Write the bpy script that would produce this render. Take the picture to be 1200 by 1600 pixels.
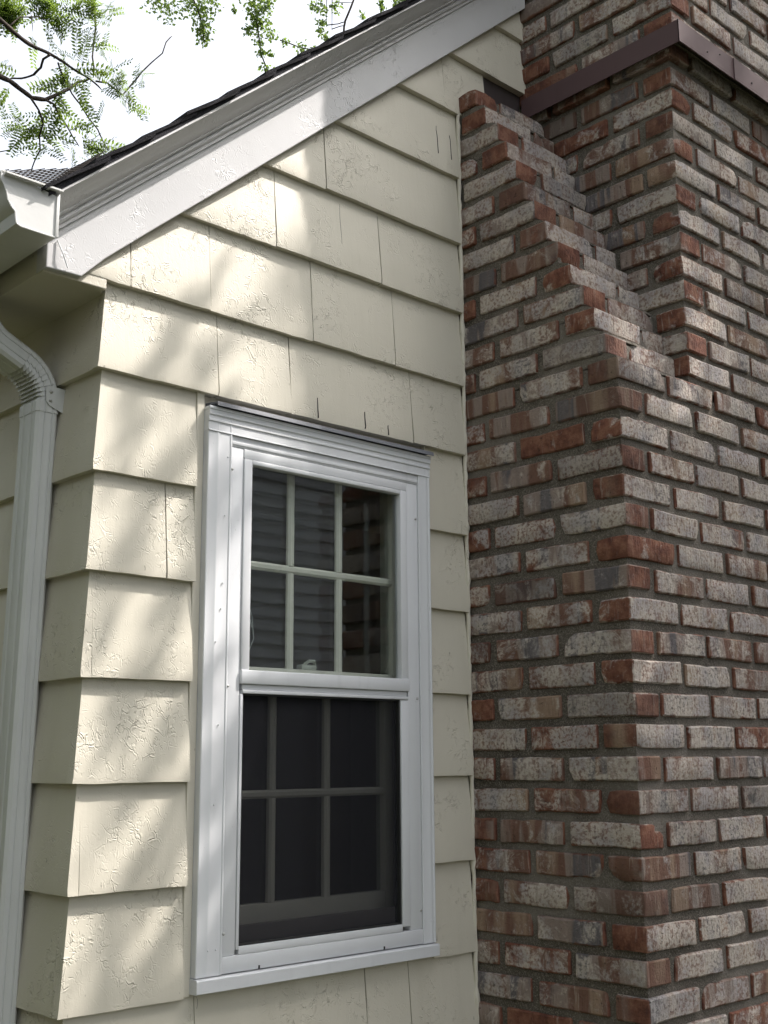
import bpy, bmesh, math, random
from mathutils import Vector, Matrix, noise as mnoise

random.seed(7)
scene = bpy.context.scene
for o in list(bpy.data.objects):
    bpy.data.objects.remove(o)

# ------------------------------------------------------------------ camera
CAM_M = Matrix(((0.730783, -0.134451, -0.669237, -1.158729), (-0.682578, -0.153315, -0.71455, -2.08383),
                (-0.006532, 0.978988, -0.203813, 0.287359), (0, 0, 0, 1)))
cd = bpy.data.cameras.new("camera"); cam = bpy.data.objects.new("camera", cd)
scene.collection.objects.link(cam); cam.matrix_world = CAM_M
cd.sensor_fit = 'VERTICAL'; cd.sensor_height = 36.0; cd.lens = 1859.4 / 1600 * 36.0
cd.clip_start = 0.05; cd.clip_end = 2000
scene.camera = cam
scene.render.resolution_x = 768; scene.render.resolution_y = 1024

# ------------------------------------------------------------------ sky, sun, exposure
SUN = Vector((1.62, -1.0, 2.55)).normalized()          # towards the sun
w = bpy.data.worlds.new("World"); scene.world = w; w.use_nodes = True
nt = w.node_tree; nt.nodes.clear()
sky = nt.nodes.new("ShaderNodeTexSky"); sky.sky_type = 'NISHITA'; sky.sun_disc = False
sky.sun_elevation = math.asin(SUN.z); sky.sun_rotation = math.atan2(SUN.x, SUN.y)
sky.air_density = 1.0; sky.dust_density = 6.0; sky.ozone_density = 1.0; sky.altitude = 200
hs = nt.nodes.new("ShaderNodeHueSaturation"); hs.inputs["Saturation"].default_value = 0.30
bg = nt.nodes.new("ShaderNodeBackground"); bg.inputs["Strength"].default_value = 0.15
wo = nt.nodes.new("ShaderNodeOutputWorld")
nt.links.new(sky.outputs[0], hs.inputs["Color"]); nt.links.new(hs.outputs[0], bg.inputs["Color"])
nt.links.new(bg.outputs[0], wo.inputs["Surface"])
sl = bpy.data.lights.new("sun", 'SUN'); sl.energy = 2.7; sl.angle = math.radians(0.53); sl.color = (1.0, 0.94, 0.89)
so = bpy.data.objects.new("sun", sl); scene.collection.objects.link(so)
so.rotation_euler = SUN.to_track_quat('Z', 'Y').to_euler(); so.location = (8, -6, 14)
vs = scene.view_settings
vs.view_transform = 'Standard'; vs.look = 'None'; vs.gamma = 1.0; vs.use_curve_mapping = False
vs.exposure = 1.5

COL = scene.collection
# ------------------------------------------------------------------ helpers
def lin(r, g, b): return (r, g, b, 1.0)

class G:
    """collects shapes of one part; build() links them as one mesh object"""
    def __init__(s): s.v = []; s.f = []; s.m = []
    def add(s, verts, faces, mi=0):
        b = len(s.v); s.v += [tuple(v) for v in verts]
        s.f += [tuple(i + b for i in f) for f in faces]; s.m += [mi] * len(faces)
        return s
    def box(s, x0, x1, y0, y1, z0, z1, bev=0.0):
        if bev <= 0:
            v = [(x, y, z) for x in (x0, x1) for y in (y0, y1) for z in (z0, z1)]
            s.add(v, [(0, 1, 3, 2), (4, 6, 7, 5), (0, 4, 5, 1), (2, 3, 7, 6), (0, 2, 6, 4), (1, 5, 7, 3)])
        else:
            bm = bmesh.new(); bmesh.ops.create_cube(bm, size=1.0)
            for q in bm.verts:
                q.co = Vector((x0 + (q.co.x + .5) * (x1 - x0), y0 + (q.co.y + .5) * (y1 - y0), z0 + (q.co.z + .5) * (z1 - z0)))
            bmesh.ops.bevel(bm, geom=list(bm.edges), offset=bev, segments=2, profile=0.5, affect='EDGES', clamp_overlap=True)
            bm.verts.index_update()
            s.add([q.co[:] for q in bm.verts], [[q.index for q in f.verts] for f in bm.faces]); bm.free()
        return s
    def loft(s, rings, closed=True, caps=True):
        n = len(rings[0]); V = [p for r in rings for p in r]; F = []
        for i in range(len(rings) - 1):
            for j in range(n if closed else n - 1):
                k = (j + 1) % n
                F.append((i * n + j, i * n + k, (i + 1) * n + k, (i + 1) * n + j))
        if caps and closed:
            F.append(tuple(range(n))[::-1]); F.append(tuple((len(rings) - 1) * n + j for j in range(n)))
        return s.add(V, F)
    def tube(s, path, radii, seg=8):
        rings = []; P = [Vector(p) for p in path]
        for i, p in enumerate(P):
            t = (P[min(i + 1, len(P) - 1)] - P[max(i - 1, 0)]).normalized()
            a = t.orthogonal().normalized() if i == 0 else (a - t * a.dot(t)).normalized()
            b = t.cross(a)
            rings.append([p + (a * math.cos(2 * math.pi * k / seg) + b * math.sin(2 * math.pi * k / seg)) * radii[i] for k in range(seg)])
        return s.loft(rings)
    def mesh(s, name, smooth=False):
        me = bpy.data.meshes.new(name); me.from_pydata(s.v, [], s.f)
        bm = bmesh.new(); bm.from_mesh(me); bmesh.ops.recalc_face_normals(bm, faces=bm.faces); bm.to_mesh(me); bm.free()
        if smooth:
            me.polygons.foreach_set("use_smooth", [True] * len(me.polygons))
        return me
    def build(s, name, mat, parent=None, smooth=False, auto=None):
        me = s.mesh(name, smooth)
        me.materials.append(mat)
        o = bpy.data.objects.new(name, me); COL.objects.link(o); o.parent = parent
        if auto is not None:
            me.polygons.foreach_set("use_smooth", [True] * len(me.polygons)); me.set_sharp_from_angle(angle=math.radians(auto))
        return o

def empty(name, loc=(0, 0, 0)):
    o = bpy.data.objects.new(name, None); COL.objects.link(o); o.location = loc; o.empty_display_size = 0.2
    return o
def tag(o, label=None, cat=None, group=None, kind=None):
    if label: o["label"] = label
    if cat: o["category"] = cat
    if group: o["group"] = group
    if kind: o["kind"] = kind
    return o

# ------------------------------------------------------------------ materials
class M:
    def __init__(s, name, rough=0.6, spec=0.4, metallic=0.0):
        s.mat = bpy.data.materials.new(name); s.mat.use_nodes = True; s.t = s.mat.node_tree
        s.b = s.t.nodes["Principled BSDF"]; s.b.inputs["Roughness"].default_value = rough
        s.b.inputs["Specular IOR Level"].default_value = spec; s.b.inputs["Metallic"].default_value = metallic
        s.out = s.t.nodes["Material Output"]
        s.tc = s.t.nodes.new("ShaderNodeTexCoord"); s._ob = s.tc.outputs["Object"]
    def n(s, typ, **kw):
        q = s.t.nodes.new(typ)
        for k, v in kw.items():
            if hasattr(q, k): setattr(q, k, v)
            else: s.set(q, k.replace('_', ' '), v)
        return q
    def set(s, q, name, v):
        for i in q.inputs:
            if i.name.lower() == name.lower() and i.enabled:
                if isinstance(v, bpy.types.NodeSocket): s.t.links.new(v, i)
                else: i.default_value = v
                return
        raise KeyError(name)
    def link(s, a, b): s.t.links.new(a, b)
    def map(s, vec, scale=(1, 1, 1), rot=(0, 0, 0), loc=(0, 0, 0)):
        q = s.n("ShaderNodeMapping"); s.link(vec, q.inputs["Vector"])
        q.inputs["Scale"].default_value = scale; q.inputs["Rotation"].default_value = rot; q.inputs["Location"].default_value = loc
        return q.outputs[0]
    def noise(s, vec, scale, detail=4, rough=0.55, dist=0.0):
        q = s.n("ShaderNodeTexNoise"); s.link(vec, q.inputs["Vector"])
        q.inputs["Scale"].default_value = scale; q.inputs["Detail"].default_value = detail
        q.inputs["Roughness"].default_value = rough; q.inputs["Distortion"].default_value = dist
        return q
    def voro(s, vec, scale, feature='F1'):
        q = s.n("ShaderNodeTexVoronoi"); q.feature = feature; s.link(vec, q.inputs["Vector"]); q.inputs["Scale"].default_value = scale
        return q
    def ramp(s, fac, stops, interp='LINEAR'):
        q = s.n("ShaderNodeValToRGB"); s.link(fac, q.inputs[0]); cr = q.color_ramp; cr.interpolation = interp
        while len(cr.elements) < len(stops): cr.elements.new(0.5)
        for e, (p, c) in zip(cr.elements, stops): e.position = p; e.color = c if len(c) == 4 else (*c, 1)
        return q.outputs[0]
    def step(s, fac, a, b, lo=0.0, hi=1.0):
        q = s.n("ShaderNodeMapRange"); q.interpolation_type = 'SMOOTHSTEP'; s.link(fac, q.inputs[0])
        q.inputs[1].default_value = a; q.inputs[2].default_value = b; q.inputs[3].default_value = lo; q.inputs[4].default_value = hi
        return q.outputs[0]
    def math(s, op, a, b=0.0):
        q = s.n("ShaderNodeMath"); q.operation = op
        for i, v in enumerate((a, b)):
            if isinstance(v, bpy.types.NodeSocket): s.link(v, q.inputs[i])
            else: q.inputs[i].default_value = v
        return q.outputs[0]
    def mix(s, fac, a, b, mode='MIX'):
        q = s.n("ShaderNodeMix"); q.data_type = 'RGBA'; q.blend_type = mode
        for i, v in ((0, fac), (6, a), (7, b)):
            if isinstance(v, bpy.types.NodeSocket): s.link(v, q.inputs[i])
            else: q.inputs[i].default_value = v if not isinstance(v, tuple) or len(v) == 4 else (*v, 1)
        return q.outputs[2]
    def bump(s, h, strength, dist, prev=None):
        q = s.n("ShaderNodeBump"); s.link(h, q.inputs["Height"])
        q.inputs["Strength"].default_value = strength; q.inputs["Distance"].default_value = dist
        if prev is not None: s.link(prev, q.inputs["Normal"])
        return q.outputs[0]
    def color(s, c):
        if isinstance(c, bpy.types.NodeSocket): s.link(c, s.b.inputs["Base Color"])
        else: s.b.inputs["Base Color"].default_value = c if len(c) == 4 else (*c, 1)
        return s
    def normal(s, n): s.link(n, s.b.inputs["Normal"]); return s
    def rough(s, r): s.link(r, s.b.inputs["Roughness"]); return s

def paint_mat(name, col, crackle=1.0, grain=(60, 60, 4), dirt=0.5, rough=0.5, offset=0.0):
    """old brushed house paint: curled, crackled film over wood grain"""
    m = M(name, rough, 0.35); geo = m.n("ShaderNodeNewGeometry"); P = geo.outputs["Position"]
    oi = m.n("ShaderNodeObjectInfo")
    wob = m.noise(P, 26, 3)
    wp = m.n("ShaderNodeVectorMath"); wp.operation = 'MULTIPLY_ADD'
    m.link(wob.outputs["Color"], wp.inputs[0]); wp.inputs[1].default_value = (.03, .03, .03); m.link(P, wp.inputs[2])
    Q = wp.outputs[0]
    v1 = m.voro(m.map(Q, (1, 1, .8)), 42, 'DISTANCE_TO_EDGE'); v2 = m.voro(m.map(Q, (1, 1, 0.75), loc=(3.1, 2, 1)), 105, 'DISTANCE_TO_EDGE')
    l1 = m.step(v1.outputs[0], 0.0, 0.075, 1, 0); l2 = m.step(v2.outputs[0], 0.0, 0.09, 1, 0)
    patch = m.step(m.noise(P, 7, 3).outputs[0], .43, .66); broken = m.step(m.noise(P, 48, 2).outputs[0], .47, .60)
    broken2 = m.step(m.noise(m.map(P, loc=(5, 5, 5)), 70, 2).outputs[0], .50, .62)
    crack = m.math('ADD', m.math('MULTIPLY', m.math('MULTIPLY', l1, broken), m.math('ADD', patch, .10)),
                   m.math('MULTIPLY', m.math('MULTIPLY', l2, broken2), m.math('MULTIPLY', patch, .8)))
    curl = m.math('MULTIPLY', m.step(v1.outputs[0], 0.03, 0.20, 1, 0), m.math('MULTIPLY', broken, m.math('ADD', patch, .1)))
    g = m.noise(m.map(P, grain), 1, 4)
    fine = m.noise(P, 240, 3)
    h = m.math('ADD', m.math('MULTIPLY', curl, .8 * crackle), m.math('MULTIPLY', crack, -1.3 * crackle))
    h = m.math('ADD', h, m.math('ADD', m.math('MULTIPLY', g.outputs[0], .42), m.math('MULTIPLY', fine.outputs[0], .14)))
    nb = m.bump(h, 0.68, 0.0018)
    big = m.noise(P, 2.3, 2)
    nb = m.bump(big.outputs[0], .35, 0.01, nb)
    c = m.mix(m.step(m.noise(P, 3.5, 5).outputs[0], .35, .75), (*[x * .94 for x in col], 1), (*[min(1, x * 1.04) for x in col], 1))
    c = m.mix(m.math('MULTIPLY', oi.outputs["Random"], .16), c, (*[x * .72 for x in col], 1))
    c = m.mix(m.math('MULTIPLY', m.step(crack, .35, 1.0), .34 * crackle), c, (col[0] * .42, col[1] * .40, col[2] * .36, 1))
    spots = m.step(m.noise(m.map(P, (1, 1, .45)), 95, 2).outputs[0], .745, .79)
    c = m.mix(m.math('MULTIPLY', spots, dirt), c, (.10, .085, .06, 1))
    stain = m.step(m.noise(m.map(P, (7, 7, 1.1)), 1.6, 4).outputs[0], .52, .78)
    c = m.mix(m.math('MULTIPLY', stain, .20 * dirt), c, (.30, .27, .19, 1))
    m.color(c).normal(nb)
    return m.mat

def plain_mat(name, col, rough=0.4, spec=0.4, metallic=0.0, dirt=0.2, bump=0.15, scale=60, streak=True):
    m = M(name, rough, spec, metallic); P = m.n("ShaderNodeNewGeometry").outputs["Position"]
    c = m.mix(m.step(m.noise(P, 4, 4).outputs[0], .35, .7), (*[x * .95 for x in col], 1), (*col, 1))
    if streak:
        s = m.step(m.noise(m.map(P, (40, 40, 2.5)), 1, 4).outputs[0], .55, .8)
        c = m.mix(m.math('MULTIPLY', s, dirt), c, (*[x * .55 for x in col], 1))
    sp = m.step(m.noise(P, 160, 2).outputs[0], .74, .80)
    c = m.mix(m.math('MULTIPLY', sp, dirt * 1.5), c, (.08, .07, .055, 1))
    m.color(c).normal(m.bump(m.noise(P, scale, 4).outputs[0], bump, .002))
    return m.mat

CREAM = (.63, .592, .495)
MT = {}
MT['siding'] = paint_mat("cream_siding_paint", CREAM)
MT['cream_trim'] = paint_mat("cream_trim_paint", CREAM, .35)
MT['white_wood'] = paint_mat("white_trim_paint", (.57, .567, .57), .9, (8, 60, 8), .35, .42)
MT['white_alu'] = plain_mat("white_aluminium_wrap", (.68, .69, .705), .5, .35, dirt=.16, bump=.12, scale=25)
MT['gutter'] = plain_mat("painted_gutter_metal", (.60, .60, .585), .38, .45, dirt=.22)
MT['downspout'] = plain_mat("painted_downspout_metal", (.58, .59, .575), .42, .45, dirt=.30)
MT['sash'] = plain_mat("cream_sash_paint", (.68, .67, .58), .45, .4, dirt=.2)
MT['dark_metal'] = plain_mat("dark_rubber_gasket", (.03, .03, .03), .6, .3, dirt=0, streak=False)
MT['grey_metal'] = plain_mat("grey_drip_metal", (.17, .175, .195), .6, .4, .0, dirt=.4, streak=False)
MT['brown_metal'] = plain_mat("brown_storm_rail", (.20, .185, .18), .6, .4, dirt=.3, streak=False)
MT['screw'] = plain_mat("screw_metal", (.50, .50, .48), .35, .5, .7, dirt=.2, streak=False)
MT['band'] = plain_mat("maroon_metal_band", (.10, .060, .063), .65, .3, dirt=.25, streak=True, bump=.2, scale=18)
MT['flashing'] = plain_mat("dark_flashing_metal", (.05, .04, .04), .5, .4, dirt=.2)
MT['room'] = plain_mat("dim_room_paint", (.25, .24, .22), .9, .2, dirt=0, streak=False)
MT['guard'] = plain_mat("gutter_guard_mesh", (.075, .065, .06), .6, .3, dirt=.3)

def roof_mat():
    m = M("asphalt_shingle", .95, .2); P = m.n("ShaderNodeNewGeometry").outputs["Position"]
    oi = m.n("ShaderNodeObjectInfo")
    c = m.ramp(m.noise(P, 420, 2).outputs[0], [(.3, (.012, .012, .016)), (.55, (.035, .034, .04)), (.8, (.09, .085, .085))])
    c = m.mix(m.math('MULTIPLY', oi.outputs["Random"], .3), c, (.02, .02, .025, 1))
    m.color(c).normal(m.bump(m.noise(P, 380, 3).outputs[0], .6, .003)); return m.mat
MT['roof'] = roof_mat()

def mortar_mat():
    m = M("sandy_mortar", .95, .15); P = m.n("ShaderNodeNewGeometry").outputs["Position"]
    c = m.ramp(m.noise(P, 5, 5).outputs[0], [(.25, (.085, .074, .060)), (.55, (.125, .110, .092)), (.8, (.18, .158, .134))])
    c = m.mix(m.step(m.noise(P, 330, 2).outputs[0], .45, .75), c, (.25, .225, .195, 1), 'MIX')
    c = m.mix(m.step(m.noise(P, 210, 2).outputs[0], .62, .72), c, (.06, .05, .042, 1))
    c = m.mix(m.math('MULTIPLY', m.step(m.noise(P, 2.6, 3).outputs[0], .50, .66), .45), c, (.26, .235, .205, 1))
    h = m.math('ADD', m.noise(P, 260, 4).outputs[0], m.math('MULTIPLY', m.noise(P, 45, 3).outputs[0], 1.6))
    m.color(c).normal(m.bump(h, .8, .004)); return m.mat
MT['mortar'] = mortar_mat()

def brick_mat():
    """reclaimed kiln brick: red ends, grey and pink faces smeared with old lime.
    Object colour: R = redness, G = amount of lime, lowered on left-face bricks for shade, B = darkness"""
    m = M("reclaimed_brick", .92, .2); oi = m.n("ShaderNodeObjectInfo")
    sep = m.n("ShaderNodeSeparateColor"); m.link(oi.outputs["Color"], sep.inputs[0])
    R, Lm, Dk = sep.outputs[0], sep.outputs[1], sep.outputs[2]
    va = m.n("ShaderNodeVectorMath"); va.operation = 'MULTIPLY_ADD'
    cmb = m.n("ShaderNodeCombineXYZ")
    for k, mul in enumerate((91.0, 57.0, 23.0)): m.link(m.math('MULTIPLY', oi.outputs["Random"], mul), cmb.inputs[k])
    ad = m.n("ShaderNodeVectorMath"); ad.operation = 'ADD'; m.link(m._ob, ad.inputs[0]); m.link(cmb.outputs[0], ad.inputs[1]); P = ad.outputs[0]
    sn = m.n("ShaderNodeSeparateXYZ"); m.link(m.tc.outputs["Normal"], sn.inputs[0])
    end = m.step(m.math('ABSOLUTE', sn.outputs[0]), .55, .8)
    band = m.noise(m.map(P, (1, .6, .10)), 10, 3, .5)                       # kiln bands up and down the face
    blot = m.noise(P, 30, 5, .6)
    body_g = m.ramp(band.outputs[0], [(.36, (.28, .195, .14)), (.42, (.17, .095, .07)), (.475, (.17, .095, .07)), (.50, (.27, .21, .18)), (.565, (.24, .19, .165)), (.585, (.12, .11, .115)), (.66, (.16, .14, .14)), (.70, (.24, .15, .10))])
    body_r = m.ramp(blot.outputs[0], [(.30, (.095, .040, .030)), (.48, (.165, .070, .047)), (.62, (.235, .115, .075)), (.8, (.14, .064, .047))])
    gs = m.n("ShaderNodeSeparateXYZ"); m.link(m.tc.outputs["Generated"], gs.inputs[0])
    ex = m.math('MULTIPLY', m.math('MINIMUM', gs.outputs[0], m.math('SUBTRACT', 1.0, gs.outputs[0])), .2)
    ez = m.math('MULTIPLY', m.math('MINIMUM', gs.outputs[2], m.math('SUBTRACT', 1.0, gs.outputs[2])), .053)
    ed = m.math('ADD', m.math('MINIMUM', ex, ez), m.math('MULTIPLY', m.math('SUBTRACT', m.noise(P, 38, 4, .65).outputs[0], .5), .022))
    edge = m.step(ed, .001, .0075, 1, 0)                                     # worn rim where the lime has gone
    red = m.math('ADD', m.math('ADD', R, m.math('MULTIPLY', end, .32)), m.math('MULTIPLY', edge, .20))
    rm = m.math('ADD', red, m.math('MULTIPLY', m.math('SUBTRACT', band.outputs[0], .5), 1.6))
    body = m.mix(m.step(rm, .38, .66), body_g, body_r)
    # lime smear, thinner on the ends
    sm = m.math('ADD', m.noise(P, 19, 9, .74, .9).outputs[0], m.math('MULTIPLY', m.math('SUBTRACT', Lm, .5), .55))
    sm = m.math('SUBTRACT', sm, m.math('MULTIPLY', end, .19))
    sm = m.math('SUBTRACT', sm, m.math('MULTIPLY', edge, .13))
    sm = m.math('ADD', sm, m.math('MULTIPLY', m.math('SUBTRACT', m.noise(m.map(P, (1, .6, .10), loc=(7, 3, 1)), 11, 2).outputs[0], .5), .55))
    lime = m.step(sm, .43, .60)
    scr = m.noise(m.map(P, (95, 95, 11), rot=(0, .95, 0)), 1, 3, .55, .8)
    scr2 = m.noise(m.map(P, (70, 70, 12), rot=(0, -.55, 0)), 1, 3, .55, .8)
    lime = m.math('MULTIPLY', lime, m.step(m.noise(P, 130, 4).outputs[0], .36, .54, .25, 1))
    limec = m.mix(m.step(m.noise(P, 14, 3).outputs[0], .4, .65), (.52, .46, .40, 1), (.40, .37, .36, 1))
    c = m.mix(m.math('MULTIPLY', lime, .86), body, limec)
    c = m.mix(m.math('MULTIPLY', m.step(scr.outputs[0], .60, .72), .30), c, (.52, .47, .41, 1))
    pit = m.step(m.noise(P, 170, 3).outputs[0], .63, .72)
    c = m.mix(m.math('MULTIPLY', pit, .6), c, (.05, .038, .032, 1))
    ch = m.step(m.noise(P, 13, 4, .6).outputs[0], .62, .72)
    c = m.mix(m.math('MULTIPLY', ch, m.math('ADD', .15, m.math('MULTIPLY', Dk, .8))), c, (.055, .055, .062, 1))
    c = m.mix(m.math('MULTIPLY', Dk, .55), c, (.05, .048, .047, 1))
    h = m.math('ADD', m.math('MULTIPLY', blot.outputs[0], .7), m.math('MULTIPLY', scr.outputs[0], .9))
    h = m.math('ADD', h, m.math('ADD', m.math('MULTIPLY', scr2.outputs[0], .6), m.math('MULTIPLY', m.noise(P, 190, 3).outputs[0], .5)))
    h = m.math('SUBTRACT', h, m.math('MULTIPLY', pit, .8))
    m.color(c).normal(m.bump(h, .95, .0040)); return m.mat
MT['brick'] = brick_mat()

def glass_mat():
    m = M("window_glass"); t = m.t
    tr = m.n("ShaderNodeBsdfTransparent"); tr.inputs[0].default_value = (.94, .96, .955, 1)
    gl = m.n("ShaderNodeBsdfGlossy"); gl.inputs["Roughness"].default_value = 0.012
    fr = m.n("ShaderNodeFresnel"); gn = m.n("ShaderNodeNewGeometry"); P = gn.outputs["Position"]
    ior = m.n("ShaderNodeMapRange"); m.link(gn.outputs["Backfacing"], ior.inputs[0]); ior.inputs[3].default_value = 1.52; ior.inputs[4].default_value = 1 / 1.52
    m.link(ior.outputs[0], fr.inputs[0])
    m.link(m.bump(m.noise(P, 5, 2).outputs[0], .02, .01), gl.inputs["Normal"])
    mx = m.n("ShaderNodeMixShader"); m.link(m.math('MINIMUM', m.math('MULTIPLY', fr.outputs[0], 1.45), 1.0), mx.inputs[0])
    m.link(tr.outputs[0], mx.inputs[1]); m.link(gl.outputs[0], mx.inputs[2]); m.link(mx.outputs[0], m.out.inputs[0])
    return m.mat
MT['glass'] = glass_mat()
def screen_mat():
    m = M("insect_screen")
    tr = m.n("ShaderNodeBsdfTransparent"); df = m.n("ShaderNodeBsdfDiffuse"); df.inputs[0].default_value = (.03, .03, .034, 1)
    mx = m.n("ShaderNodeMixShader"); mx.inputs[0].default_value = .42
    m.link(tr.outputs[0], mx.inputs[1]); m.link(df.outputs[0], mx.inputs[2]); m.link(mx.outputs[0], m.out.inputs[0])
    return m.mat
MT['screen'] = screen_mat()

def leaf_mat(name, c0, c1, trans=.5):
    m = M(name, .55, .3); P = m.n("ShaderNodeNewGeometry").outputs["Position"]
    c = m.mix(m.step(m.noise(P, 11, 2).outputs[0], .42, .60), (*c0, 1), (*c1, 1))
    m.color(c)
    tl = m.n("ShaderNodeBsdfTranslucent"); m.link(m.mix(.6, c, (.30, .42, .06, 1)), tl.inputs[0])
    mx = m.n("ShaderNodeMixShader"); mx.inputs[0].default_value = trans
    m.link(m.b.outputs[0], mx.inputs[1]); m.link(tl.outputs[0], mx.inputs[2]); m.link(mx.outputs[0], m.out.inputs[0])
    return m.mat
MT['locust_leaf'] = leaf_mat("locust_leaf", (.03, .060, .024), (.085, .14, .024), .55)
MT['maple_leaf'] = leaf_mat("maple_leaf", (.045, .085, .035), (.085, .14, .045), .5)
def bark_mat():
    m = M("grey_bark", .95, .2); P = m.n("ShaderNodeNewGeometry").outputs["Position"]
    n = m.noise(m.map(P, (1, 1, .25)), 30, 5)
    m.color(m.ramp(n.outputs[0], [(.3, (.035, .028, .024)), (.6, (.085, .07, .06)), (.8, (.14, .12, .10))]))
    m.normal(m.bump(n.outputs[0], .8, .01)); return m.mat
MT['bark'] = bark_mat()
def lawn_mat():
    m = M("lawn", .95, .2); P = m.n("ShaderNodeNewGeometry").outputs["Position"]
    m.color(m.ramp(m.noise(P, 3, 6).outputs[0], [(.3, (.045, .05, .025)), (.55, (.065, .07, .036)), (.8, (.10, .095, .06))]))
    m.normal(m.bump(m.noise(P, 60, 4).outputs[0], .8, .03)); return m.mat
MT['lawn'] = lawn_mat()
MT['grey_siding'] = plain_mat("grey_lap_siding", (.50, .505, .55), .6, .3, dirt=.15)
MT['white_corner'] = plain_mat("neighbour_white_trim", (.72, .72, .70), .5, .3, dirt=.1)

LOCUST_BRANCH = [[[1.052,3.138,3.669,0.015],[1.125,3.139,3.646,0.014],[1.178,3.151,3.646,0.013],[1.24,3.161,3.626,0.012],[1.308,3.164,3.609,0.011],[1.377,3.156,3.629,0.01],[1.437,3.147,3.679,0.009],[1.498,3.138,3.73,0.008],[1.546,3.138,3.793,0.007],[1.61,3.13,3.825,0.006]],[[0.997,2.995,3.861,0.013],[1.072,3.007,3.844,0.012],[1.138,3.026,3.834,0.011],[1.209,3.04,3.823,0.01],[1.269,3.062,3.822,0.009],[1.346,3.068,3.821,0.008],[1.43,3.069,3.815,0.007],[1.511,3.075,3.801,0.006],[1.586,3.084,3.794,0.005],[1.664,3.096,3.77,0.004]],[[1.314,3.002,3.776,0.007],[1.307,3.052,3.771,0.0066],[1.317,3.092,3.744,0.0062],[1.303,3.151,3.731,0.0058],[1.272,3.221,3.734,0.0054],[1.245,3.285,3.747,0.005]],[[1.277,3.097,3.566,0.006],[1.333,3.124,3.53,0.0055],[1.383,3.159,3.489,0.005],[1.398,3.225,3.455,0.0045],[1.428,3.279,3.413,0.004],[1.438,3.345,3.392,0.0035],[1.449,3.42,3.339,0.003]],[[1.369,3.137,3.613,0.006],[1.42,3.157,3.621,0.0054],[1.465,3.192,3.595,0.0048],[1.523,3.216,3.567,0.0042],[1.583,3.242,3.524,0.0036],[1.64,3.265,3.502,0.003]],[[1.394,3.062,3.796,0.005],[1.464,3.126,3.762,0.0047],[1.538,3.182,3.74,0.0044],[1.618,3.23,3.732,0.0041],[1.696,3.286,3.699,0.0039],[1.784,3.329,3.68,0.0036],[1.851,3.394,3.652,0.0033],[1.914,3.454,3.654,0.003]],[[1.605,3.127,4.345,0.006],[1.606,3.123,4.289,0.0057],[1.614,3.115,4.217,0.0054],[1.621,3.113,4.13,0.0051],[1.617,3.122,4.044,0.0049],[1.619,3.125,3.957,0.0046],[1.626,3.116,3.895,0.0043],[1.624,3.116,3.833,0.004]],[[1.635,3.11,3.817,0.005],[1.694,3.089,3.819,0.0047],[1.772,3.066,3.766,0.0045],[1.81,3.043,3.842,0.0043],[1.854,3.015,3.919,0.004],[1.901,2.989,3.98,0.0037],[1.948,2.963,4.041,0.0035],[1.967,2.96,4.111,0.0033],[1.997,2.951,4.166,0.003]],[[1.145,3.118,3.924,0.004],[1.203,3.132,4.009,0.0033],[1.302,3.121,4.053,0.0027],[1.365,3.149,4.075,0.002]],[[1.321,3.636,3.491,0.003],[1.345,3.58,3.49,0.0027],[1.374,3.517,3.489,0.0025],[1.402,3.442,3.538,0.0023],[1.393,3.41,3.556,0.002]],[[1.494,3.321,3.536,0.002],[1.524,3.295,3.532,0.0018],[1.575,3.258,3.493,0.0017],[1.617,3.222,3.481,0.0015]],[[1.261,3.119,4.029,0.0025],[1.277,3.126,3.954,0.0015]],[[1.349,3.118,4.235,0.004],[1.379,3.153,4.179,0.0033],[1.426,3.171,4.123,0.0027],[1.46,3.198,4.081,0.002]]]
LOCUST_LEAF = [[1.197,3.287,4.145,0.078,46],[1.227,3.274,4.091,0.047,16],[1.362,3.133,4.143,0.062,14],[1.325,3.162,4.159,0.054,9],[1.537,2.967,4.149,0.07,16],[1.468,3.029,4.158,0.047,6],[1.415,3.111,4.044,0.054,8],[1.397,3.149,3.968,0.031,3],[1.315,3.233,3.946,0.031,2],[1.513,3.034,3.99,0.047,4],[1.593,2.971,3.951,0.047,6],[1.516,3.049,3.929,0.031,3],[1.452,3.118,3.899,0.023,2],[1.56,3.04,3.814,0.047,5],[1.419,3.186,3.77,0.047,5],[1.468,3.135,3.785,0.047,6],[1.55,3.076,3.723,0.039,4],[1.477,3.157,3.678,0.039,4],[1.64,2.966,3.814,0.062,5],[1.679,2.94,3.775,0.047,6],[1.67,2.966,3.715,0.054,6],[1.737,2.912,3.684,0.047,4],[1.768,2.853,3.79,0.047,4],[1.773,2.894,3.63,0.031,2],[1.237,3.332,3.855,0.039,3],[1.253,3.375,3.65,0.039,4],[1.304,3.349,3.573,0.047,5],[1.307,3.365,3.505,0.054,4],[1.391,3.283,3.519,0.054,7],[1.392,3.308,3.428,0.039,3],[1.466,3.239,3.427,0.047,5],[1.452,3.224,3.526,0.047,4],[1.429,3.221,3.61,0.047,3],[1.479,3.184,3.579,0.031,3],[1.537,3.132,3.571,0.039,3],[1.616,3.045,3.616,0.047,4],[1.582,3.1,3.533,0.031,2],[1.623,3.088,3.441,0.062,7],[1.64,3.085,3.395,0.062,7],[1.702,3.014,3.44,0.054,4],[1.574,3.151,3.381,0.039,2],[1.526,3.166,3.488,0.031,2],[1.424,3.085,4.105,0.047,5],[1.603,2.912,4.126,0.039,3]]
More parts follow.
